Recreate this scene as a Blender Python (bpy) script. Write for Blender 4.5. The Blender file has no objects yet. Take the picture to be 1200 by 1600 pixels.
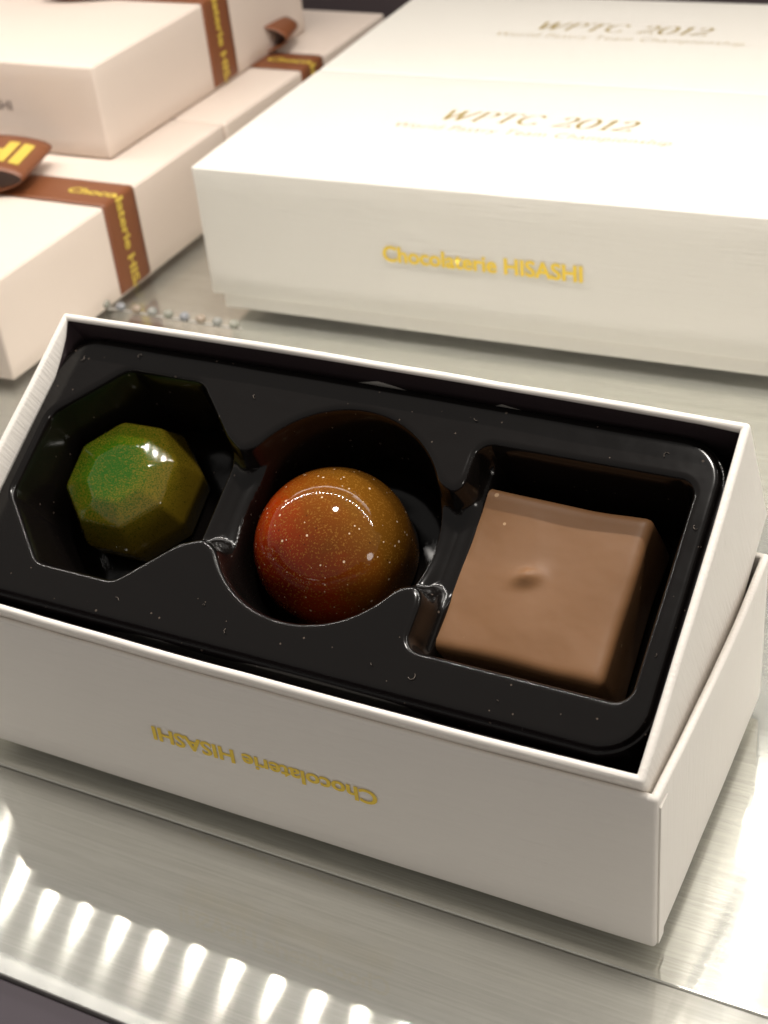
import bpy, bmesh, math, random
from mathutils import Vector, Matrix, noise
# one Blender unit = one centimetre
S = bpy.context.scene
COL = S.collection
R = math.radians
random.seed(7)
S.unit_settings.scale_length = 0.01

# ------------------------------------------------------------------ camera
cd = bpy.data.cameras.new('camera'); cam = bpy.data.objects.new('camera', cd); COL.objects.link(cam)
cam.location = (4.1028, -13.1643, 17.4176)
cam.rotation_euler = (0.9599, 0.0958, 0.4630)
cd.sensor_fit = 'VERTICAL'; cd.sensor_height = 24.0; cd.lens = 2301.1 / 1600 * 24
cd.clip_start = 0.5; cd.clip_end = 500
cd.dof.use_dof = True; cd.dof.focus_distance = 22.0; cd.dof.aperture_fstop = 0.24
S.camera = cam

# ------------------------------------------------------------------ light
w = bpy.data.worlds.new('World'); S.world = w; w.use_nodes = True
bg = w.node_tree.nodes['Background']
bg.inputs[0].default_value = (1.0, 0.945, 0.885, 1); bg.inputs[1].default_value = 0.33
S.view_settings.view_transform = 'Standard'; S.view_settings.look = 'None'
S.view_settings.exposure = 0.0; S.view_settings.gamma = 1.0
def area(name, loc, sx, sy, power, col, rot=(0, 0, 0), shape='RECTANGLE', spread=180):
    l = bpy.data.lights.new(name, 'AREA'); l.shape = shape; l.size = sx; l.size_y = sy
    l.energy = power; l.color = col; l.spread = R(spread)
    o = bpy.data.objects.new(name, l); o.location = loc; o.rotation_euler = rot; COL.objects.link(o); return o
LED_E, TUBE_E, PANEL_E, SIDE_E = 225.0, 2200.0, 800.0, 6800.0
TOP_FILL_E = 17000.0
for k in range(-20, 26):                       # the LED strip under the shelf above
    area('led_lamp', (-19.76 + 1.67 * k, 11.85, 22.5), 0.36, 0.36, LED_E, (1.0, 0.95, 0.88), (0, 0, 0), 'DISK')
area('tube_lamp', (-17.0, 17.7, 22.9), 66, .9, TUBE_E, (1.0, 0.95, 0.88), (0, 0, 0))
area('panel_lamp', (3.0, 16.9, 22.4), 13.8, 3.3, PANEL_E, (1.0, 0.95, 0.88), (0, 0, 0))
o = area('aisle_lamp', (72, -14, 20), 14, 14, SIDE_E, (1.0, 0.93, 0.85), shape='DISK')
o.rotation_euler = Vector((76, -16, 19.5)).to_track_quat('Z', 'Y').to_euler()
area('top_fill', (-5, 8, 60), 6, 6, TOP_FILL_E, (1.0, 0.94, 0.87), (0, 0, 0), shape='DISK')  # unseen overhead fill, added to light the chocolate tops evenly


# ------------------------------------------------------------------ helpers
def link(name, bm, m, parent=None, smooth=True, autos=None):
    me = bpy.data.meshes.new(name); bm.normal_update(); bm.to_mesh(me); bm.free()
    if smooth:
        for p_ in me.polygons: p_.use_smooth = True
        if autos is not None: me.set_sharp_from_angle(angle=R(autos))
    me.materials.append(m)
    o = bpy.data.objects.new(name, me); COL.objects.link(o)
    if parent: o.parent = parent
    return o
def tag(o, label=None, cat=None, group=None, kind=None):
    if label: o['label'] = label
    if cat: o['category'] = cat
    if group: o['group'] = group
    if kind: o['kind'] = kind
    return o
def thing(name, label, cat, loc=(0, 0, 0), rot=(0, 0, 0), group=None):
    o = bpy.data.objects.new(name, None); o.empty_display_size = .5
    COL.objects.link(o); o.location = loc; o.rotation_euler = rot
    return tag(o, label, cat, group)
def mat(name, col=(.8, .8, .8), rough=.5, metal=0.0, **kw):
    m = bpy.data.materials.new(name); m.use_nodes = True
    b = m.node_tree.nodes['Principled BSDF']
    b.inputs['Base Color'].default_value = (*col, 1); b.inputs['Roughness'].default_value = rough; b.inputs['Metallic'].default_value = metal
    for k, v in kw.items(): b.inputs[k.replace('_', ' ')].default_value = v
    return m, m.node_tree, b
def nd(nt, t, **kw):
    n = nt.nodes.new(t)
    for k, v in kw.items(): setattr(n, k, v)
    return n
def mth(nt, op, a, b=None, clamp=False):
    n = nd(nt, 'ShaderNodeMath', operation=op); n.use_clamp = clamp
    for i, v in enumerate((a, b)):
        if v is None: continue
        if isinstance(v, (int, float)): n.inputs[i].default_value = v
        else: nt.links.new(v, n.inputs[i])
    return n.outputs[0]
def noisev(nt, vec, scale, detail=2, rough=.5):
    n = nd(nt, 'ShaderNodeTexNoise'); n.inputs['Scale'].default_value = scale
    n.inputs['Detail'].default_value = detail; n.inputs['Roughness'].default_value = rough
    nt.links.new(vec, n.inputs['Vector']); return n.outputs['Fac']
def ramp(nt, fac, stops):
    n = nd(nt, 'ShaderNodeValToRGB'); el = n.color_ramp.elements
    while len(el) < len(stops): el.new(.5)
    for e, (p_, c_) in zip(el, stops):
        e.position = p_; e.color = (*c_, 1) if len(c_) == 3 else c_
    nt.links.new(fac, n.inputs[0]); return n.outputs[0]
def mixc(nt, f, a, b):
    n = nd(nt, 'ShaderNodeMix', data_type='RGBA')
    if isinstance(f, (int, float)): n.inputs['Factor'].default_value = f
    else: nt.links.new(f, n.inputs['Factor'])
    for s_, v in (('A', a), ('B', b)):
        i = [q for q in n.inputs if q.name == s_ and q.type == 'RGBA'][0]
        if isinstance(v, tuple): i.default_value = (*v, 1)
        else: nt.links.new(v, i)
    return [q for q in n.outputs if q.type == 'RGBA'][0]
def bump(nt, b, h, strength, dist):
    n = nd(nt, 'ShaderNodeBump'); n.inputs['Strength'].default_value = strength; n.inputs['Distance'].default_value = dist
    nt.links.new(h, n.inputs['Height']); nt.links.new(n.outputs[0], b.inputs['Normal'])
def vmul(nt, vec, s):
    n = nd(nt, 'ShaderNodeVectorMath', operation='MULTIPLY'); nt.links.new(vec, n.inputs[0]); n.inputs[1].default_value = s; return n.outputs[0]

# ------------------------------------------------------------------ materials
def paper(name, col, lines=1.0, rough=.55):
    """laid paper: fine ridges that run along x on fronts and tops and fold down the end walls"""
    m, nt, b = mat(name, col, rough)
    tc = nd(nt, 'ShaderNodeTexCoord'); sx = nd(nt, 'ShaderNodeSeparateXYZ'); nt.links.new(tc.outputs['Object'], sx.inputs[0])
    sn = nd(nt, 'ShaderNodeSeparateXYZ'); nt.links.new(tc.outputs['Normal'], sn.inputs[0])
    side = mth(nt, 'GREATER_THAN', mth(nt, 'ABSOLUTE', sn.outputs[0]), .6)
    zs = mth(nt, 'ADD', mth(nt, 'MULTIPLY', side, -15.0), 16.0)
    cx = nd(nt, 'ShaderNodeCombineXYZ')
    nt.links.new(mth(nt, 'MULTIPLY', sx.outputs[0], .9), cx.inputs[0])
    nt.links.new(mth(nt, 'MULTIPLY', sx.outputs[1], 16.0), cx.inputs[1])
    nt.links.new(mth(nt, 'MULTIPLY', sx.outputs[2], zs), cx.inputs[2])
    f = noisev(nt, cx.outputs[0], 1.0, 3, .55)
    g = noisev(nt, tc.outputs['Object'], 90.0, 2, .6)
    h = mth(nt, 'ADD', mth(nt, 'MULTIPLY', f, lines), mth(nt, 'MULTIPLY', g, .12))
    bump(nt, b, h, .9, .018)
    lo = noisev(nt, tc.outputs['Object'], .45, 2)
    c1 = mixc(nt, mth(nt, 'MULTIPLY', f, .22 * lines), col, tuple(v * .80 for v in col))
    c2 = mixc(nt, mth(nt, 'MULTIPLY', lo, .12), c1, (col[0] * .9, col[1] * .86, col[2] * .8))
    nt.links.new(c2, b.inputs['Base Color'])
    return m
WHITE = paper('white_laid_paper', (.71, .682, .625), .62)
LIDP = paper('ivory_laid_paper', (.86, .815, .755), .75)
CREAM = paper('cream_paper', (.69, .59, .515), .45, .6)
PINKTXT, _, _ = mat('grey_ink', (.25, .20, .18), .5)
GOLD, _, _ = mat('gold_foil', (.88, .63, .07), .45, .2)
GOLD2, _, _ = mat('gold_foil_top', (.48, .36, .13), .38, .35)
YEL, _, _ = mat('yellow_print', (.62, .45, .07), .5, 0)
BLACK, nt, b = mat('black_paper_lining', (.040, .028, .031), .34)
tc = nd(nt, 'ShaderNodeTexCoord'); bump(nt, b, noisev(nt, tc.outputs['Object'], 30, 2), .15, .01)

# black tray plastic, with a little dust
TRAY, nt, b = mat('black_tray_plastic', (.005, .004, .0036), .14, 0, Specular_IOR_Level=.34)
tc = nd(nt, 'ShaderNodeTexCoord')
v = nd(nt, 'ShaderNodeTexVoronoi'); v.inputs['Scale'].default_value = 6.0; nt.links.new(tc.outputs['Object'], v.inputs['Vector'])
sc_ = nd(nt, 'ShaderNodeSeparateColor'); nt.links.new(v.outputs['Color'], sc_.inputs[0])
rad = mth(nt, 'MULTIPLY', mth(nt, 'SUBTRACT', sc_.outputs[0], .55, True), .30)
speck = mth(nt, 'LESS_THAN', v.outputs['Distance'], rad)
nt.links.new(mixc(nt, speck, (.005, .004, .0036), (.09, .07, .055)), b.inputs['Base Color'])
nt.links.new(mth(nt, 'ADD', mth(nt, 'MULTIPLY', noisev(nt, tc.outputs['Object'], 2.2, 4), .07), .12), b.inputs['Roughness'])
bump(nt, b, noisev(nt, tc.outputs['Object'], 1.6, 2), .25, .03)

# brushed metal deck, the brushing runs along x
def brushed(name, col, rough, coat, metal=.82, aniso=-.79):
    m, nt, b = mat(name, col, .4, 0.0, Coat_Weight=coat, Coat_Roughness=.05)
    tc = nd(nt, 'ShaderNodeTexCoord')
    f = noisev(nt, vmul(nt, tc.outputs['Object'], (.30, 30.0, 1.0)), 1.0, 4, .65)
    g = noisev(nt, vmul(nt, tc.outputs['Object'], (1.2, 9.0, 1.0)), 1.0, 3, .6)
    mix = mth(nt, 'ADD', mth(nt, 'MULTIPLY', f, .7), mth(nt, 'MULTIPLY', g, .3))
    nt.links.new(ramp(nt, mix, [(.34, tuple(v * .82 for v in col)), (.60, col)]), b.inputs['Base Color'])
    tg = nd(nt, 'ShaderNodeCombineXYZ'); tg.inputs[1].default_value = 1.0
    nt.links.new(tg.outputs[0], b.inputs['Tangent'])
    gl = nd(nt, 'ShaderNodeBsdfAnisotropic'); gl.distribution = 'GGX'
    gl.inputs['Anisotropy'].default_value = aniso
    nt.links.new(b.inputs['Base Color'].links[0].from_socket, gl.inputs['Color'])
    nt.links.new(tg.outputs[0], gl.inputs['Tangent'])
    nt.links.new(mth(nt, 'ADD', mth(nt, 'MULTIPLY', f, .03), rough - .015), gl.inputs['Roughness'])
    ms = nd(nt, 'ShaderNodeMixShader'); ms.inputs[0].default_value = metal
    nt.links.new(b.outputs[0], ms.inputs[1]); nt.links.new(gl.outputs[0], ms.inputs[2])
    nt.links.new(ms.outputs[0], nt.nodes['Material Output'].inputs['Surface'])
    return m
DECK = brushed('brushed_steel_front', (.80, .78, .74), .115, 0, .66)
DECK2 = brushed('brushed_steel_rear', (.86, .845, .80), .105, 0, .80, -.55)
DARK, _, _ = mat('dark_cabinet', (.055, .042, .045), .45)
PURP, _, _ = mat('dark_plum_cabinet', (.040, .028, .038), .6)

# satin ribbon
RIB, nt, b = mat('brown_satin_ribbon', (.19, .062, .022), .45)
tc = nd(nt, 'ShaderNodeTexCoord')
bump(nt, b, noisev(nt, tc.outputs['Object'], 26, 2), .2, .01)

# milk chocolate
MILK, nt, b = mat('milk_chocolate', (.27, .135, .065), .40, 0, Specular_IOR_Level=.3, Subsurface_Weight=.12, Subsurface_Scale=.12)
b.inputs['Subsurface Radius'].default_value = (1, .45, .2)
tc = nd(nt, 'ShaderNodeTexCoord')
v = nd(nt, 'ShaderNodeTexVoronoi'); v.inputs['Scale'].default_value = 3.6; nt.links.new(tc.outputs['Object'], v.inputs['Vector'])
sc_ = nd(nt, 'ShaderNodeSeparateColor'); nt.links.new(v.outputs['Color'], sc_.inputs[0])
speck = mth(nt, 'LESS_THAN', v.outputs['Distance'], mth(nt, 'MULTIPLY', mth(nt, 'SUBTRACT', sc_.outputs[0], .40, True), .22))
basec = mixc(nt, noisev(nt, tc.outputs['Object'], .9, 2), (.222, .110, .047), (.188, .091, .038))
nt.links.new(mixc(nt, mth(nt, 'MULTIPLY', speck, .8), basec, (.50, .33, .19)), b.inputs['Base Color'])
nt.links.new(mth(nt, 'ADD', mth(nt, 'MULTIPLY', noisev(nt, tc.outputs['Object'], 1.5, 2), .2), .40), b.inputs['Roughness'])
bump(nt, b, mth(nt, 'ADD', noisev(nt, tc.outputs['Object'], 1.5, 2), mth(nt, 'MULTIPLY', noisev(nt, tc.outputs['Object'], 7, 3), .05)), .35, .06)

def speckles(nt, tc, scale, thr, size):
    v = nd(nt, 'ShaderNodeTexVoronoi'); v.inputs['Scale'].default_value = scale; nt.links.new(tc.outputs['Object'], v.inputs['Vector'])
    s_ = nd(nt, 'ShaderNodeSeparateColor'); nt.links.new(v.outputs['Color'], s_.inputs[0])
    return mth(nt, 'LESS_THAN', v.outputs['Distance'], mth(nt, 'MULTIPLY', mth(nt, 'SUBTRACT', s_.outputs[0], thr, True), size))
# green and gold sprayed shell: colour runs from the table facet outwards
GREEN, nt, b = mat('green_gold_shell', (.05, .12, .01), .09, 0, Specular_IOR_Level=.5)
tc = nd(nt, 'ShaderNodeTexCoord'); sx = nd(nt, 'ShaderNodeSeparateXYZ'); nt.links.new(tc.outputs['Object'], sx.inputs[0])
dd = nd(nt, 'ShaderNodeVectorMath', operation='DISTANCE'); nt.links.new(tc.outputs['Object'], dd.inputs[0]); dd.inputs[1].default_value = (-.02, .0, 1.48)
t_ = mth(nt, 'ADD', dd.outputs['Value'], mth(nt, 'MULTIPLY', sx.outputs[0], .22))
core = ramp(nt, mth(nt, 'MULTIPLY', t_, .55), [(.20, (.018, .088, .003)), (.42, (.028, .088, .003)), (.62, (.036, .066, .003)), (.95, (.045, .036, .003))])
fine = noisev(nt, tc.outputs['Object'], 44, 2, .7)
gm = mth(nt, 'MULTIPLY', mth(nt, 'GREATER_THAN', mth(nt, 'ADD', fine, mth(nt, 'MULTIPLY', t_, .14)), .622), .75)
cc = mixc(nt, gm, core, (.20, .13, .010))
dk = speckles(nt, tc, 6, .5, .28)
nt.links.new(mixc(nt, mth(nt, 'MULTIPLY', dk, .7), cc, (.02, .03, .004)), b.inputs['Base Color'])
# orange, red and gold shell
ORNG, nt, b = mat('orange_gold_shell', (.4, .1, .01), .045, 0, Specular_IOR_Level=.26)
tc = nd(nt, 'ShaderNodeTexCoord'); sx = nd(nt, 'ShaderNodeSeparateXYZ'); nt.links.new(tc.outputs['Object'], sx.inputs[0])
g1 = mth(nt, 'ADD', mth(nt, 'MULTIPLY', sx.outputs[0], .55), mth(nt, 'MULTIPLY', sx.outputs[1], .62))
g1 = mth(nt, 'ADD', g1, mth(nt, 'MULTIPLY', mth(nt, 'SUBTRACT', noisev(nt, tc.outputs['Object'], 1.8, 4), .5), .9))
col = ramp(nt, mth(nt, 'ADD', mth(nt, 'MULTIPLY', g1, .42), .5), [(.10, (.12, .007, .002)), (.33, (.29, .027, .002)), (.54, (.185, .046, .004)), (.78, (.150, .058, .006))])
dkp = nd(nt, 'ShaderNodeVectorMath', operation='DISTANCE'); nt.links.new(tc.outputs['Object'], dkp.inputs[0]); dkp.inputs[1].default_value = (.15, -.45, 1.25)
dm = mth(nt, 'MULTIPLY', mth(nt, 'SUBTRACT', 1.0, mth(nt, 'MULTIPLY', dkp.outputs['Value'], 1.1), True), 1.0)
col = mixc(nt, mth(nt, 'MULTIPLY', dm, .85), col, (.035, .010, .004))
fine = noisev(nt, tc.outputs['Object'], 30, 2, .7)
col = mixc(nt, mth(nt, 'MULTIPLY', mth(nt, 'GREATER_THAN', fine, .60), .55), col, (.34, .16, .025))
col = mixc(nt, mth(nt, 'MULTIPLY', speckles(nt, tc, 9, .5, .34), .6), col, (.05, .010, .004))
col = mixc(nt, speckles(nt, tc, 9.5, .30, .30), col, (.80, .60, .40))
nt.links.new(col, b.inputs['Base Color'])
bump(nt, b, noisev(nt, tc.outputs['Object'], 14, 2), .04, .01)

# ------------------------------------------------------------------ shape helpers
def ring_pts(x0, x1, y0, y1, r, bow=(0, 0, 0, 0), n=22, ins=0.0):
    """closed loop round a rectangle: front (y0) left to right, right, back, left; walls bow outwards"""
    pts = []
    x0 += ins; x1 -= ins; y0 += ins; y1 -= ins; r = max(r - ins, .02)
    def side(ax, ay, bx, by, nx, ny, bw):
        for i in range(n + 1):
            t = i / n; k = bw * math.sin(math.pi * t)
            pts.append((ax + (bx - ax) * t + nx * k, ay + (by - ay) * t + ny * k))
    def arc(cx, cy, a0):
        for i in range(1, 4):
            a = a0 + R(90) * i / 4; pts.append((cx + r * math.cos(a), cy + r * math.sin(a)))
    side(x0 + r, y0, x1 - r, y0, 0, -1, bow[0]); arc(x1 - r, y0 + r, R(-90))
    side(x1, y0 + r, x1, y1 - r, 1, 0, bow[1]); arc(x1 - r, y1 - r, 0)
    side(x1 - r, y1, x0 + r, y1, 0, 1, bow[2]); arc(x0 + r, y1 - r, R(90))
    side(x0, y1 - r, x0, y0 + r, -1, 0, bow[3]); arc(x0 + r, y0 + r, R(180))
    return pts
def loft(rings, cap_first=False, cap_last=False):
    bm = bmesh.new(); prev = None; allr = []
    for rg in rings:
        vs = [bm.verts.new(q) for q in rg]
        if prev:
            k = len(vs)
            for i in range(k): bm.faces.new((prev[i], prev[(i + 1) % k], vs[(i + 1) % k], vs[i]))
        prev = vs; allr.append(vs)
    if cap_first: bm.faces.new(list(reversed(allr[0])))
    if cap_last: bm.faces.new(allr[-1])
    return bm
def wob(x, y, z, a, s=.5):
    return a * (noise.noise(Vector((x * s, y * s, z * s + 3.1))))
def open_box(x0, x1, y0, y1, h, t, bow=(0, 0, 0, 0), floor_h=.12, lean=0.0, dip=.02):
    """board box open at the top with a rounded paper-covered lip"""
    rings = []
    def rg(ins, z, kb=1.0):
        out = []
        for (x, y) in ring_pts(x0, x1, y0, y1, .07, tuple(b_ * kb for b_ in bow), ins=ins):
            f = z / h
            out.append((x + wob(x, y, z, .012) , y + wob(y, x, z, .012), z + (wob(x, y, 0, dip, .9) if z > h * .9 else 0)))
        return out
    rings.append(rg(.05, 0, 0)); rings.append(rg(.012, .015, .15)); rings.append(rg(0, .06, .2))
    for k in range(1, 8): rings.append(rg(0, .06 + (h - .12) * k / 7, .2 + .8 * k / 7))
    for a in (20, 45, 70, 90, 110, 135, 160): rings.append(rg(t / 2 - t / 2 * math.cos(R(a)), h - .06 + .06 * math.sin(R(a))))
    for k in range(6, -1, -1): rings.append(rg(t, floor_h + (h - .1 - floor_h) * k / 7, .2 + .8 * k / 7))
    return loft(rings, True, True)
def solid_box(x0, x1, y0, y1, z0, z1, r=.06, bow=(0, 0, 0, 0), sag=0):
    """closed board box with soft edges; the bottom rim is straight"""
    rings = []
    def rg(ins, z): return [(x + wob(x, y, z, .01), y + wob(y, x, z, .01), z) for (x, y) in ring_pts(x0, x1, y0, y1, .07, bow, ins=ins)]
    rings.append(rg(.02, z0)); rings.append(rg(0, z0 + .03))
    for k in range(1, 7): rings.append(rg(0, z0 + .03 + (z1 - z0 - .03 - r) * k / 6))
    for a in (22, 45, 68, 90): rings.append(rg(r - r * math.cos(R(a)), z1 - r + r * math.sin(R(a))))
    return loft(rings, True, True)

def text_mesh(body, width, height, bold=.02, shear=0.0, space=1.0):
    """filled lettering as a flat mesh in the xy plane, centred, scaled to a given width and cap height"""
    cu = bpy.data.curves.new('lettering', 'FONT'); cu.body = body; cu.offset = bold; cu.shear = shear
    cu.space_character = space; cu.resolution_u = 4; cu.extrude = 0.0
    ob = bpy.data.objects.new('lettering', cu); COL.objects.link(ob)
    dg = bpy.context.evaluated_depsgraph_get(); dg.update()
    me = bpy.data.meshes.new_from_object(ob.evaluated_get(dg))
    bpy.data.objects.remove(ob); bpy.data.curves.remove(cu)
    if bold > .02:                                   # heavier weight: a second strike a hair to the side
        b2 = bmesh.new(); b2.from_mesh(me); g_ = bmesh.ops.duplicate(b2, geom=list(b2.verts) + list(b2.edges) + list(b2.faces))
        for e_ in g_['geom']:
            if isinstance(e_, bmesh.types.BMVert): e_.co += Vector((.022, .006, 0)); e_.co.z += .0008
        b2.to_mesh(me); b2.free()
    xs = [v.co.x for v in me.vertices]
    sx = width / (max(xs) - min(xs)); sy = height / .70; mx = (max(xs) + min(xs)) / 2
    if '\n' not in body and ' ' in body: mark_words(me, .17 * space ** 2)
    for v in me.vertices: v.co = Vector(((v.co.x - mx) * sx, (v.co.y - .35) * sy, v.co.z))
    return me
def place_text(me, m, parent, M, name='lettering'):
    me.transform(M); me.materials.append(m)
    bm = bmesh.new(); bm.from_mesh(me); lay = me.attributes.get('word')
    ws = sorted({lay.data[p_.index].value for p_ in me.polygons}) if lay else [0]
    if len(ws) < 2:
        bm.free(); o = bpy.data.objects.new(name, me); COL.objects.link(o); o.parent = parent; return o
    for w_ in ws:                                   # every word is a mesh of its own
        b2 = bm.copy(); L = b2.faces.layers.int['word']
        bmesh.ops.delete(b2, geom=[f for f in b2.faces if f[L] != w_], context='FACES')
        m2 = bpy.data.meshes.new(name); b2.to_mesh(m2); b2.free(); m2.materials.append(m)
        o = bpy.data.objects.new(name, m2); COL.objects.link(o); o.parent = parent
    bm.free(); return o
def mark_words(me, gap):
    xs = sorted((min(me.vertices[i].co.x for i in p_.vertices), max(me.vertices[i].co.x for i in p_.vertices), p_.index) for p_ in me.polygons)
    at_ = me.attributes.new('word', 'INT', 'FACE'); w_ = 0; hi = xs[0][1]
    for a, b_, i in xs:
        if a > hi + gap: w_ += 1
        hi = max(hi, b_); at_.data[i].value = w_

# chisel-pen capitals and digits for the foil title
GL = {
 'W': (1.25, [[(0, 1), (.26, 0)], [(.26, 0), (.60, 1)], [(.52, 1), (.78, 0)], [(.78, 0), (1.16, 1)], [(-.08, 1), (.10, 1)], [(.44, 1), (.62, 1)], [(1.06, 1), (1.24, 1)]]),
 'P': (.78, [[(.14, 1), (.14, 0)], [(.02, 0), (.30, 0)], [(.02, 1), (.42, 1), (.60, .93), (.67, .77), (.60, .60), (.42, .50), (.16, .48)]]),
 'T': (.80, [[(.40, 1), (.40, 0)], [(.02, .88), (.04, 1), (.76, 1), (.78, .88)], [(.27, 0), (.54, 0)]]),
 'C': (.92, [[(.82, .80), (.74, .93), (.55, 1), (.32, .94), (.15, .76), (.09, .5), (.15, .24), (.32, .06), (.56, 0), (.76, .07), (.86, .22)]]),
 '2': (.74, [[(.10, .76), (.16, .92), (.34, 1), (.52, .93), (.58, .76), (.52, .56), (.34, .33), (.08, .06), (.06, 0)], [(.06, .03), (.62, .03), (.68, .16)]]),
 '0': (.80, [[(.38, 1), (.20, .92), (.09, .72), (.06, .5), (.09, .28), (.20, .08), (.38, 0), (.56, .08), (.67, .28), (.70, .5), (.67, .72), (.56, .92), (.38, 1)]]),
 '1': (.56, [[(.08, .84), (.30, 1)], [(.30, 1), (.30, 0)], [(.12, 0), (.48, 0)]]),
 ' ': (.50, []),
}
def pen_text(body, width, height, shear=.30, nib=.17, ang=12):
    bm = bmesh.new(); x = 0; z = 0
    nx, ny = nib / 2 * math.cos(R(ang)), nib / 2 * math.sin(R(ang))
    for ch in body:
        adv, strokes = GL[ch]
        for st in strokes:
            pts = [Vector(q) for q in st]
            if len(pts) > 4:                                     # smooth the round strokes
                sm = []
                for i in range(len(pts) - 1):
                    p0 = pts[max(i - 1, 0)]; p1 = pts[i]; p2 = pts[i + 1]; p3 = pts[min(i + 2, len(pts) - 1)]
                    for k in range(4):
                        t = k / 4
                        sm.append(.5 * ((2 * p1) + (p2 - p0) * t + (2 * p0 - 5 * p1 + 4 * p2 - p3) * t * t + (3 * p1 - p0 - 3 * p2 + p3) * t ** 3))
                pts = sm + [pts[-1]]
            for a, b_ in zip(pts, pts[1:]):
                d = (b_ - a).normalized(); pr = Vector((-d.y, d.x))
                hw = max(abs(pr.x * nx + pr.y * ny), .014)
                q = [a + pr * hw, a - pr * hw, b_ - pr * hw, b_ + pr * hw]
                z += .00002
                bm.faces.new([bm.verts.new((x + v_.x + shear * v_.y, v_.y, z)) for v_ in q])
        x += adv + .10
    xs = [v_.co.x for v_ in bm.verts]; mx = (max(xs) + min(xs)) / 2; sx = width / (max(xs) - min(xs))
    for v_ in bm.verts: v_.co = Vector(((v_.co.x - mx) * sx, (v_.co.y - .5) * height, v_.co.z))
    me = bpy.data.meshes.new('lettering'); bm.to_mesh(me); bm.free(); mark_words(me, .22 * sx); return me

# ribbon: a band swept along a 3D path; side = width direction
def sweep(path, side, width, th=.03, twist=None):
    bm = bmesh.new(); prev = None; n = len(path)
    P = [Vector(q) for q in path]
    for i, q in enumerate(P):
        d = (P[min(i + 1, n - 1)] - P[max(i - 1, 0)]).normalized()
        s_ = Vector(side[i] if isinstance(side, list) else side).normalized()
        nn = d.cross(s_).normalized()
        vs = []
        for k in range(9):
            f = k / 8 - .5
            vs.append(bm.verts.new(q + s_ * width * f + nn * (th * .5 * (1 - (2 * f) ** 6))))
        for k in range(8, -1, -1):
            f = k / 8 - .5
            vs.append(bm.verts.new(q + s_ * width * f - nn * (th * .5)))
        if prev:
            for k in range(18): bm.faces.new((prev[k], prev[(k + 1) % 18], vs[(k + 1) % 18], vs[k]))
        else: bm.faces.new(list(reversed(vs)))
        prev = vs
    bm.faces.new(prev)
    bmesh.ops.recalc_face_normals(bm, faces=bm.faces)
    return bm
def fillet(pts, r, n=5):
    P = [Vector(q) for q in pts]; out = [P[0]]
    for a, b_, c_ in zip(P, P[1:], P[2:]):
        d1 = (a - b_).normalized(); d2 = (c_ - b_).normalized(); s0 = b_ + d1 * r; s1 = b_ + d2 * r
        for k in range(n + 1):
            t = k / n; out.append((1 - t) ** 2 * s0 + 2 * t * (1 - t) * b_ + t * t * s1)
    out.append(P[-1]); 
    # resample
    res = [out[0]]
    for a, b_ in zip(out, out[1:]):
        L = (b_ - a).length; k = max(1, int(L / .25))
        for i in range(1, k + 1): res.append(a.lerp(b_, i / k))
    return res
def text_on_path(me, path, side, s0, off, flip=1):
    """bend flat lettering along a ribbon path: x runs along the path from s0, y runs across"""
    P = [Vector(q) for q in path]; acc = [0]
    for a, b_ in zip(P, P[1:]): acc.append(acc[-1] + (b_ - a).length)
    sd = Vector(side).normalized()
    b2 = bmesh.new(); b2.from_mesh(me); bmesh.ops.triangulate(b2, faces=b2.faces)
    for _ in range(3):
        lg = [e for e in b2.edges if e.calc_length() > .07]
        if lg: bmesh.ops.subdivide_edges(b2, edges=lg, cuts=1); bmesh.ops.triangulate(b2, faces=b2.faces)
    b2.to_mesh(me); b2.free()
    for v_ in me.vertices:
        z0_ = v_.co.z
        s_ = min(max(s0 + flip * v_.co.x, 0), acc[-1] - 1e-4)
        i = max(k for k in range(len(acc)) if acc[k] <= s_); i = min(i, len(P) - 2)
        t = (s_ - acc[i]) / (acc[i + 1] - acc[i])
        d0 = (P[min(i + 1, len(P) - 1)] - P[max(i - 1, 0)]).normalized(); d1 = (P[min(i + 2, len(P) - 1)] - P[i]).normalized()
        d = d0.lerp(d1, t).normalized(); nn = d.cross(sd).normalized()
        v_.co = P[i].lerp(P[i + 1], t) + sd * v_.co.y * flip + nn * (off + z0_)
    return me

# ------------------------------------------------------------------ setting
def slab(name, x0, x1, y0, y1, z0, z1, m, bev=.02):
    bm = bmesh.new(); bmesh.ops.create_cube(bm, size=1)
    for v_ in bm.verts: v_.co = Vector(((x0 + x1) / 2 + v_.co.x * (x1 - x0), (y0 + y1) / 2 + v_.co.y * (y1 - y0), (z0 + z1) / 2 + v_.co.z * (z1 - z0)))
    bmesh.ops.bevel(bm, geom=list(bm.edges), offset=bev, segments=3, affect='EDGES', profile=.5)
    return link(name, bm, m, autos=40)
o = slab('shelf_top', -75, 60, -.26, 34, -.7, -.33, DECK2, .025); tag(o, kind='structure')
o = slab('shelf_front_edge', -75, 60, -3.84, -.280, -.72, -.34, DECK, .03); tag(o, kind='structure')
GLASS = bpy.data.materials.new('shelf_glass'); GLASS.use_nodes = True
nt = GLASS.node_tree; nt.nodes.remove(nt.nodes['Principled BSDF'])
tr_ = nd(nt, 'ShaderNodeBsdfTransparent'); tr_.inputs[0].default_value = (.988, .993, .984, 1)
gl_ = nd(nt, 'ShaderNodeBsdfGlossy'); gl_.inputs['Roughness'].default_value = .012
geo = nd(nt, 'ShaderNodeNewGeometry'); fr = nd(nt, 'ShaderNodeFresnel')
nt.links.new(mth(nt, 'SUBTRACT', 1.5, mth(nt, 'MULTIPLY', geo.outputs['Backfacing'], .8333)), fr.inputs['IOR'])
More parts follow.
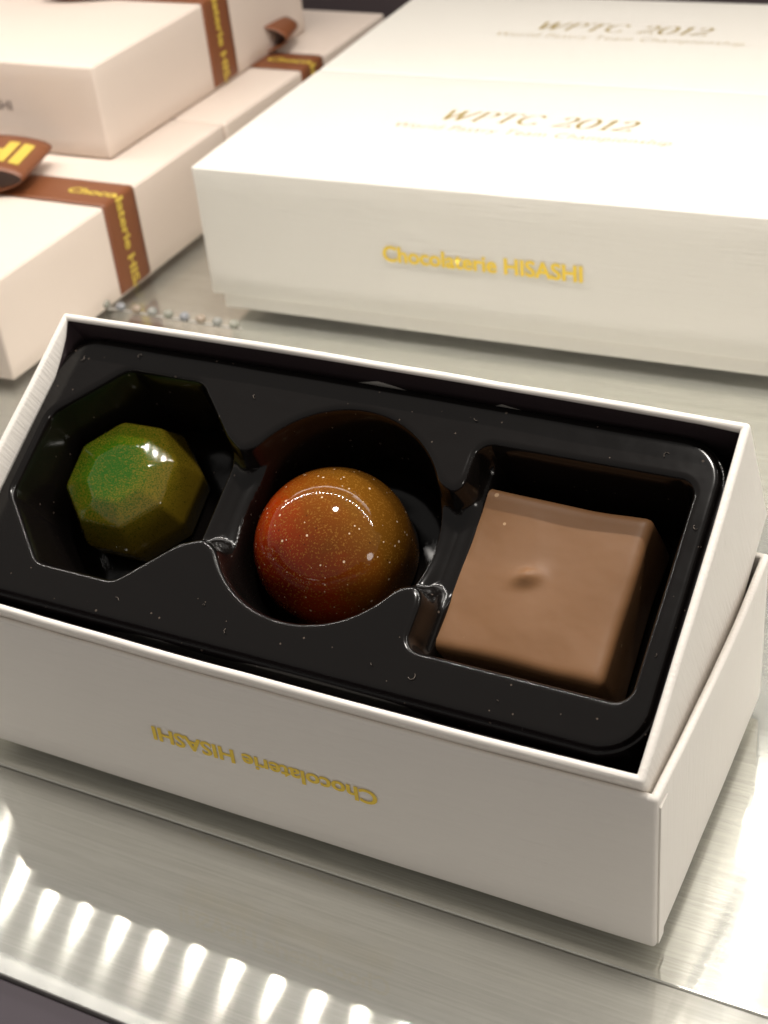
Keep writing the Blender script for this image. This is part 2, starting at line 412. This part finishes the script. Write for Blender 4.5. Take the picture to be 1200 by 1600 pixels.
mx_ = nd(nt, 'ShaderNodeMixShader'); nt.links.new(fr.outputs[0], mx_.inputs[0]); nt.links.new(tr_.outputs[0], mx_.inputs[1]); nt.links.new(gl_.outputs[0], mx_.inputs[2])
nt.links.new(mx_.outputs[0], nt.nodes['Material Output'].inputs['Surface'])
o = slab('shelf_glass', -75, 60, -3.86, 33.9, -.31, -.002, GLASS, .02); tag(o, kind='structure')
o = slab('cabinet_front', -75, 60, -16, -3.89, -4.5, -.36, PURP, .05); tag(o, kind='structure')
o = slab('cabinet_back', -75, 60, 34.1, 36, -3, 20, DARK, .1); tag(o, kind='structure')

# ------------------------------------------------------------------ the upturned lid in front
W, D, H = 12.6, 5.70, 2.99
lid = thing('ivory_box', 'upturned ivory box lid under the tilted chocolate box, gold lettering upside down on its front', 'box lid')
link('lid_shell', open_box(-W, 0, 0, D, H, .13, (.055, .05, .03, .03), dip=.03), LIDP, lid)
me = text_mesh('Chocolaterie HISASHI', 4.05, .285, .021, 0, 1.0)
place_text(me, GOLD, lid, Matrix.Translation((-6.3, -.034 - .012, 1.43)) @ Matrix.Rotation(R(180), 4, 'Y') @ Matrix.Rotation(R(90), 4, 'X'))
# folded paper overlap that shows as a seam down the right end wall
bm = bmesh.new(); bmesh.ops.create_cube(bm, size=1)
for v_ in bm.verts: v_.co = Vector((.014 + v_.co.x * .03, .22 + v_.co.y * .30, 1.42 + v_.co.z * 2.76))
for v_ in bm.verts:
    if v_.co.z < 1: v_.co.y -= .08 if v_.co.y > .2 else 0
bmesh.ops.bevel(bm, geom=list(bm.edges), offset=.006, segments=2, affect='EDGES')
link('corner_fold', bm, LIDP, lid, autos=40)

# ------------------------------------------------------------------ tilted inner box
TH = .5166; OX, OY, OZ = -.18, -.05, 3.26
IW, ID, IH = 12.24, 5.49, 2.95
T = Matrix.Translation((OX, OY, OZ)) @ Matrix.Rotation(TH, 4, 'X')
def at(u, v_, dep): return T @ Vector((u, v_, -dep))
base = thing('chocolate_box', 'open ivory box base with black lining, tilted up inside the upturned lid', 'box', at(0, 0, IH), (TH, 0, 0))
link('base_shell', open_box(-IW, 0, 0, ID, IH, .13, (.06, .02, .05, .03), dip=.02), LIDP, base)
# black lining just inside the walls; on the left wall it starts lower, the paper turn-in shows above it
def lining():
    pts = ring_pts(-IW, 0, 0, ID, .07, (.06, .02, .05, .03), ins=.142)
    def top(x, y):
        if x < -IW + .3:
            f = min(max((ID - .2 - y) / 1.1, 0), 1); return IH - .05 - .42 * f ** .6
        if x > -.2: return IH - .10
        return IH - .05
    def wb(x, y, z): return x, y, z
    rings = []
    for k in range(9):
        f = k / 8
        rings.append([(x, y, top(x, y) * (1 - f) + .14 * f) for x, y in pts])
    return loft(rings, False, True)
link('lining', lining(), BLACK, base)

# ------------------------------------------------------------------ moulded tray (height field from distance functions)
def smin(a, b_, k):
    h = max(k - abs(a - b_), 0) / k; return min(a, b_) - h * h * k * .25
def sd_rr(x, y, cx, cy, hx, hy, r):
    qx = abs(x - cx) - hx + r; qy = abs(y - cy) - hy + r
    return math.hypot(max(qx, 0), max(qy, 0)) + min(max(qx, qy), 0) - r
def sd_oct(x, y, cx, cy, ap, rot=0):
    x -= cx; y -= cy; x = abs(x); y = abs(y)
    d = max(x, y, (x + y) * .70711)
    return d - ap
def sd_oct_s(x, y, cx, cy, ap, r=.22):
    # softened corners
    x = abs(x - cx); y = abs(y - cy); k = .12
    a = -smin(-x, -y, k); c_ = -smin(-a, -(x + y) * .70711, k); return c_ - ap
def sst(t):
    t = min(max(t, 0), 1); return t * t * (3 - 2 * t)
FIL = .105
def wall(d, depth, slope=.09):
    """profile of a cavity: 0 outside, rounded lip, steep wall, rounded foot"""
    if d >= 0.0: return 0.0
    e = -d
    if e < .055: return -e * e / .22                    # soft shoulder of the lip
    if e < FIL: t = e - .055; return -.01375 - .5 * t - t * t / .05
    z = -(.089 + (e - FIL) / slope)
    if z < -depth + .25:
        e2 = e - (FIL + (depth - .25 - .089) * slope)
        z = -depth + .25 * math.exp(-e2 / .12)
    return z
def tray_h(u, v_):
    dO = sd_oct_s(u, v_, -10.0, 2.93, 1.95)
    dC = math.hypot(u + 6.1, v_ - 2.95) - 1.93
    dS = sd_rr(u, v_, -2.32, 2.88, 1.79, 1.82, .33)
    nO = sd_rr(u, v_, -8.05, 2.90, .48, .86, .34); nC = sd_rr(u, v_, -4.12, 2.93, .45, .86, .32)
    dU = smin(smin(dO, dC, .10), dS, .10)
    dU = smin(smin(dU, nO, .34), nC, .34) - .02
    zn = wall(dU, .72, .16)
    e1 = math.exp(-((u + 8.05) / .45) ** 2); e2 = math.exp(-((u + 4.15) / .40) ** 2)
    dO2 = max(dO, u + 8.26) - .015; dC2 = dC + .11 * e1 + .11 * e2 - .015; dS2 = max(dS, -(u + 3.98)) - .015
    zi = min(wall(dO2, 2.05), wall(dC2, 2.05), wall(dS2, 2.05))
    kk = .12 * sst((-dU - .08) / .20)
    z = smin(zn, zi, kk) if kk > 1e-4 else min(zn, zi)
    # outer plateau edge
    do = sd_rr(u, v_, -6.225, 2.85, 5.86, 2.34, .62)
    if do > 0:
        if do < .08: z = min(z, -do * do / .30)
        elif do < .10: z = -.0213 - (do - .08) * 5.0
        elif do < .16: z = -.121 - .02 * (do - .10)
        else: z = max(-.125 - (do - .16) * 8, -1.2)
    return z
tray = thing('chocolate_tray', 'glossy black plastic tray with three hollows, filling the tilted box', 'tray', at(-6.1, 2.7, 2.75), (TH, 0, 0))
def build_tray():
    u0, u1, v0, v1 = -12.09, -.15, .12, 5.36; st = .0205
    nu = int((u1 - u0) / st); nv = int((v1 - v0) / st)
    verts = []; faces = []
    for j in range(nv + 1):
        v_ = v0 + (v1 - v0) * j / nv
        for i in range(nu + 1):
            u = u0 + (u1 - u0) * i / nu
            verts.append((u + 6.1, v_ - 2.7, tray_h(u, v_) - .4 + 2.75 + .012 * noise.noise(Vector((u * .7, v_ * .7, 2)))))
    for j in range(nv):
        for i in range(nu):
            a = j * (nu + 1) + i; faces.append((a, a + 1, a + nu + 2, a + nu + 1))
    me = bpy.data.meshes.new('tray_shell'); me.from_pydata(verts, [], faces)
    for p_ in me.polygons: p_.use_smooth = True
    me.materials.append(TRAY)
    o = bpy.data.objects.new('tray_shell', me); COL.objects.link(o); o.parent = tray
build_tray()

# ------------------------------------------------------------------ chocolates
# green gem-cut dome
gem = thing('green_bonbon', 'glossy green and gold gem-cut bonbon with flat facets, in the left hollow', 'chocolate', at(-10.60, 3.20, 2.43), (TH, 0, R(0)))
def gem_bm():
    bm = bmesh.new(); rings = []
    for (r, z, off) in ((1.22, 0, 0), (1.30, .52, 0), (1.07, 1.15, 0), (.58, 1.38, 0)):
        vs = []
        for k in range(8):
            a = 2 * math.pi * (k + off) / 8 + R(24)
            vs.append(bm.verts.new((r * math.cos(a) + (.08 if z > 1.2 else 0), r * math.sin(a) - (.08 if z > 1.2 else 0), z)))
        rings.append(vs)
    for k in range(8):
        a, b_ = rings[0], rings[1]; bm.faces.new((a[k], a[(k + 1) % 8], b_[(k + 1) % 8], b_[k]))
        for a, b_ in ((rings[1], rings[2]), (rings[2], rings[3])): bm.faces.new((a[k], a[(k + 1) % 8], b_[(k + 1) % 8], b_[k]))
    bm.faces.new(rings[3]); bm.faces.new(list(reversed(rings[0])))
    bmesh.ops.recalc_face_normals(bm, faces=bm.faces)
    bmesh.ops.bevel(bm, geom=list(bm.edges), offset=.065, segments=4, affect='EDGES', profile=.5)
    return bm
link('bonbon_shell', gem_bm(), GREEN, gem, autos=60)

# orange dome
dome = thing('orange_bonbon', 'shiny round orange, red and gold speckled bonbon in the middle hollow', 'chocolate', at(-6.44, 2.93, 2.43), (TH, 0, 0))
def dome_bm():
    bm = bmesh.new(); prof = [(0, 0), (1.22, 0), (1.30, .05)]
    r = 1.335; zc = .64
    for k in range(0, 33):
        a = R(90) * k / 32; prof.append((r * math.cos(a), zc + 1.22 * math.sin(a)))
    n = 72; prev = None
    for (rr, z) in prof:
        vs = [bm.verts.new((rr * math.cos(2 * math.pi * k / n), rr * math.sin(2 * math.pi * k / n), z)) for k in range(n)]
        if prev:
            for k in range(n): bm.faces.new((prev[k], prev[(k + 1) % n], vs[(k + 1) % n], vs[k]))
        prev = vs
    bmesh.ops.remove_doubles(bm, verts=bm.verts, dist=1e-4)
    bmesh.ops.recalc_face_normals(bm, faces=bm.faces)
    return bm
link('bonbon_shell', dome_bm(), ORNG, dome, autos=50)

# milk chocolate square
sq = thing('milk_chocolate_square', 'square milk chocolate with a small nub on top, in the right hollow', 'chocolate', at(-2.60, 2.83, 2.43), (TH, 0, R(0)))
def square_bm():
    bm = bmesh.new(); bmesh.ops.create_cube(bm, size=2)
    bmesh.ops.subdivide_edges(bm, edges=bm.edges, cuts=39, use_grid_fill=True)
    hx, hy, hz, r = 1.40, 1.38, .695, .14
    for v_ in bm.verts:
        x, y, z = v_.co.x * hx, v_.co.y * hy, v_.co.z * hz
        # rounded box
        cx_ = max(-hx + r, min(hx - r, x)); cy_ = max(-hy + r, min(hy - r, y)); cz_ = max(-hz + r, min(hz - r, z))
        d = Vector((x - cx_, y - cy_, z - cz_))
        if d.length > 1e-6: d = d.normalized() * r
        p_ = Vector((cx_, cy_, cz_)) + d
        # slightly waisted sides, lifted corners, hand-dipped waviness
        top = (p_.z + hz) / (2 * hz)
        p_.x *= 1 + .035 * (1 - top); p_.y *= 1 + .035 * (1 - top)
        f = abs(p_.x / hx) ** 2 * abs(p_.y / hy) ** 2
        p_.x *= 1 - .018 * (1 - abs(p_.y / hy) ** 2); p_.y *= 1 - .020 * (1 - abs(p_.x / hx) ** 2)
        nz = noise.noise(Vector((p_.x * .9, p_.y * .9, 1.7))) * .035
        if top > .5:
            p_.z += nz + .03 * f
            ex, ey = (p_.x + .21) * math.cos(.5) + (p_.y - .02) * math.sin(.5), -(p_.x + .21) * math.sin(.5) + (p_.y - .02) * math.cos(.5)
            p_.z += .12 * math.exp(-((ex / .19) ** 2 + (ey / .12) ** 2)) - .008 * math.exp(-(((ex) / .3) ** 2 + ((ey + .1) / .25) ** 2))
        p_.x += noise.noise(Vector((p_.y * 1.1, p_.z, 4))) * .03; p_.y += noise.noise(Vector((p_.x * 1.1, p_.z, 8))) * .03
        v_.co = p_ + Vector((0, 0, hz))
    return bm
link('chocolate_block', square_bm(), MILK, sq)

# ------------------------------------------------------------------ white closed boxes behind
def white_box(label, loc, rz, ty):
    t = thing('gift_box', label, 'gift box', loc, (0, 0, rz), 'white gift boxes behind the chocolates')
    WW, DD, Z = 15.29, 7.22, 3.94; LB = .48
    link('lid', solid_box(0, WW, 0, DD, LB, Z, .05, (.015, .02, 0, .02)), WHITE, t)
    link('base', solid_box(.20, WW - .20, .18, DD - .18, 0, LB + .3, .02, (.03, .02, .03, .02)), WHITE, t)
    me = text_mesh('Chocolaterie HISASHI', 5.06, .40, .021, 0, 1.0)
    place_text(me, GOLD, t, Matrix.Translation((7.65, -.045, 2.17)) @ Matrix.Rotation(R(90), 4, 'X'))
    me = pen_text('WPTC 2012', 5.05, .66)
    place_text(me, GOLD2, t, Matrix.Translation((7.60, ty, Z + .004)))
    me = text_mesh('World Pastry Team Championship', 7.2, .33, -.012, .25, 1.1)
    place_text(me, GOLD2, t, Matrix.Translation((7.62, ty - .86, Z + .004)))
    return t
wy = .0356
wx, wyy = -17.0156, 15.3845
white_box('white gift box with gold lettering on its front, directly behind the open chocolates', (wx, wyy, 0), wy, 4.50)
off = 7.25
white_box('farthest white gift box, only its glaring lettered top seen behind the nearer white box', (wx - math.sin(wy) * off, wyy + math.cos(wy) * off, 0), wy, 4.52)

# ------------------------------------------------------------------ cream boxes with brown ribbons
GX = -19.96; CW = 11.2; CH = 2.62; RW = 1.42
def bow_loop(parent, c0, dirv, L, rise, w_, name='ribbon_loop', text=False):
    """one loop of the bow: out along dirv and back over the top"""
    d = Vector(dirv).normalized(); side = Vector((0, 0, 1)).cross(d).normalized()
    pts = []
    for k in range(25):
        a = math.pi * 2 * k / 24
        x = L * .5 * (1 - math.cos(a)); z = rise * .5 * math.sin(a) * (1 + .2 * math.cos(a)) + rise * .55
        pts.append(Vector(c0) + d * x + Vector((0, 0, z)))
    lp = link(name, sweep(pts, side, w_, .035), RIB, parent)
    return lp, pts, side
def cream_box(label, x1, y0, z0, L, seed, ribbon_dy=0, front_text=False, bow=True):
    t = thing('ribboned_box', label, 'gift box', (x1, y0, z0), (0, 0, 0), 'cream boxes tied with brown ribbon')
    link('box_shell', solid_box(-CW, 0, 0, L, 0, CH - .02, .09, (.02, .02, .02, .02)), CREAM, t)
    yc = L / 2 + ribbon_dy
    e = .035
    path = fillet([(-CW / 2, yc, CH + e - .01), (e, yc, CH + e - .01), (e + .01, yc, .02), (-.4, yc, -.012 + .03)], .13)
    path2 = fillet([(-CW / 2, yc, CH + e - .008), (-CW - e, yc, CH + e - .01), (-CW - e, yc, .03)], .13)
    rb = link('ribbon', sweep(path, (0, 1, 0), RW, .03), RIB, t)
    link('ribbon', sweep(path2, (0, 1, 0), RW, .03), RIB, t)
    me = text_mesh('Chocolaterie HISASHI', 5.2, .31, .022)
    text_on_path(me, path, (0, 1, 0), CW / 2 + 1.05, .030, 1)
    place_text(me, YEL, rb, Matrix.Identity(4))
    c0 = (-CW / 2, yc, CH + .05)
    if bow:
        lp, pts, side = bow_loop(t, (c0[0], c0[1] - .35, c0[2]), (1, .30, 0), 2.85, .80, 2.3)
        me = text_mesh('HI', 1.5, 1.25, .03); n = len(pts)
        text_on_path(me, pts, side, 2.0, .035, 1); place_text(me, YEL, lp, Matrix.Identity(4))
        bow_loop(t, c0, (-1, .12, 0), 2.6, .9, RW)
        kn = link('knot', sweep([(c0[0] + .75 * math.cos(a), yc, c0[2] + .25 + .42 * math.sin(a)) for a in [math.pi * k / 10 for k in range(11)]], (0, 1, 0), 1.0, .05), RIB, t)
    if front_text:
        me = text_mesh('Chocolaterie HISASHI', 4.1, .27, .02)
        place_text(me, PINKTXT, t, Matrix.Translation((-5.15, -.03, 1.32)) @ Matrix.Rotation(R(90), 4, 'X'))
    return t
t1 = cream_box('near lower cream box with a brown ribbon bow and yellow lettered ribbon down its side', GX, 10.55, 0, 10.75, 1)
t2 = cream_box('far lower cream box beside the white boxes, brown ribbon partly hidden under the upper box', GX + .05, 21.36, 0, 10.4, 2, bow=False)
t3 = cream_box('upper cream box stacked across the two lower ones, brown ribbon round its middle', -21.67, 18.08, CH + .045, 11.4, 3, ribbon_dy=.55, front_text=True)
t3.rotation_euler = (0, 0, R(.2))
# loop of the far box's bow peeping out behind the upper box
bow_loop(t2, (-3.2, 5.9, CH + .05), (1, .25, 0), 2.0, .9, RW)

# ------------------------------------------------------------------ blurred glints behind the open box, put into shape as added beads
GL3 = [mat('glint_glass', c_, .12, 0, Transmission_Weight=.35)[0] for c_ in ((.36, .36, .33), (.42, .34, .26), (.34, .35, .37), (.36, .36, .30))]
tr = thing('glint_row', 'row of glints on the shelf behind the open box, added as small pale beads', 'trim', (-18.2, 14.55, 0))
bm = bmesh.new(); bmesh.ops.create_cube(bm, size=1)
for v_ in bm.verts: v_.co = Vector((v_.co.x * 5.0, v_.co.y * .12, .012 + v_.co.z * .02))
bmesh.ops.bevel(bm, geom=list(bm.edges), offset=.01, segments=2, affect='EDGES')
STRIP, _, _ = mat('grey_strip', (.40, .38, .34), .4)
link('strip', bm, STRIP, tr, autos=40)
for k in range(10):
    bm = bmesh.new(); bmesh.ops.create_uvsphere(bm, u_segments=16, v_segments=10, radius=.14)
    for v_ in bm.verts: v_.co = Vector((v_.co.x - 2.3 + .51 * k, v_.co.y, v_.co.z * .8 + .13))
    link('glint', bm, GL3[(k * 7) % 4], tr)

# ------------------------------------------------------------------ lint on the tray
LINT, _, _ = mat('lint', (.22, .18, .15), .6)
def curl(u, v_, s_, a0, turns=1.1):
    pts = []
    for k in range(12):
        a = a0 + turns * 3 * k / 11; q = at(u + s_ * math.cos(a) * (1 - .03 * k) + .02 * k * s_, v_ + s_ * math.sin(a), .4 - .012 - .01 * (k % 3))
        pts.append(q)
    return pts
bm = bmesh.new()
spots = [(-1.15, 4.93, .09), (-4.2, 5.0, .09), (-4.4, .78, .06), (-9.0, .72, .10), (-11.75, 4.85, .10), (-3.75, .75, .10), (-.42, 3.9, .05), (-.45, 1.9, .06), (-7.45, 1.0, .05), (-10.6, 5.05, .06), (-6.9, .7, .05), (-2.4, .7, .04), (-8.1, 4.7, .05)]
for i, (u, v_, s_) in enumerate(spots):
    P = curl(u, v_, s_ * random.uniform(.45, .95), random.uniform(0, 6), random.uniform(.5, 1.1)); prev = None
    for q in P:
        vs = [bm.verts.new(q + Vector((.006 * math.cos(a), .006 * math.sin(a), .003))) for a in (0, 2.1, 4.2)]
        if prev:
            for k in range(3): bm.faces.new((prev[k], prev[(k + 1) % 3], vs[(k + 1) % 3], vs[k]))
        prev = vs
tag(link('lint', bm, LINT), 'tiny pale dust fibres scattered on the black tray', 'lint', kind='stuff')
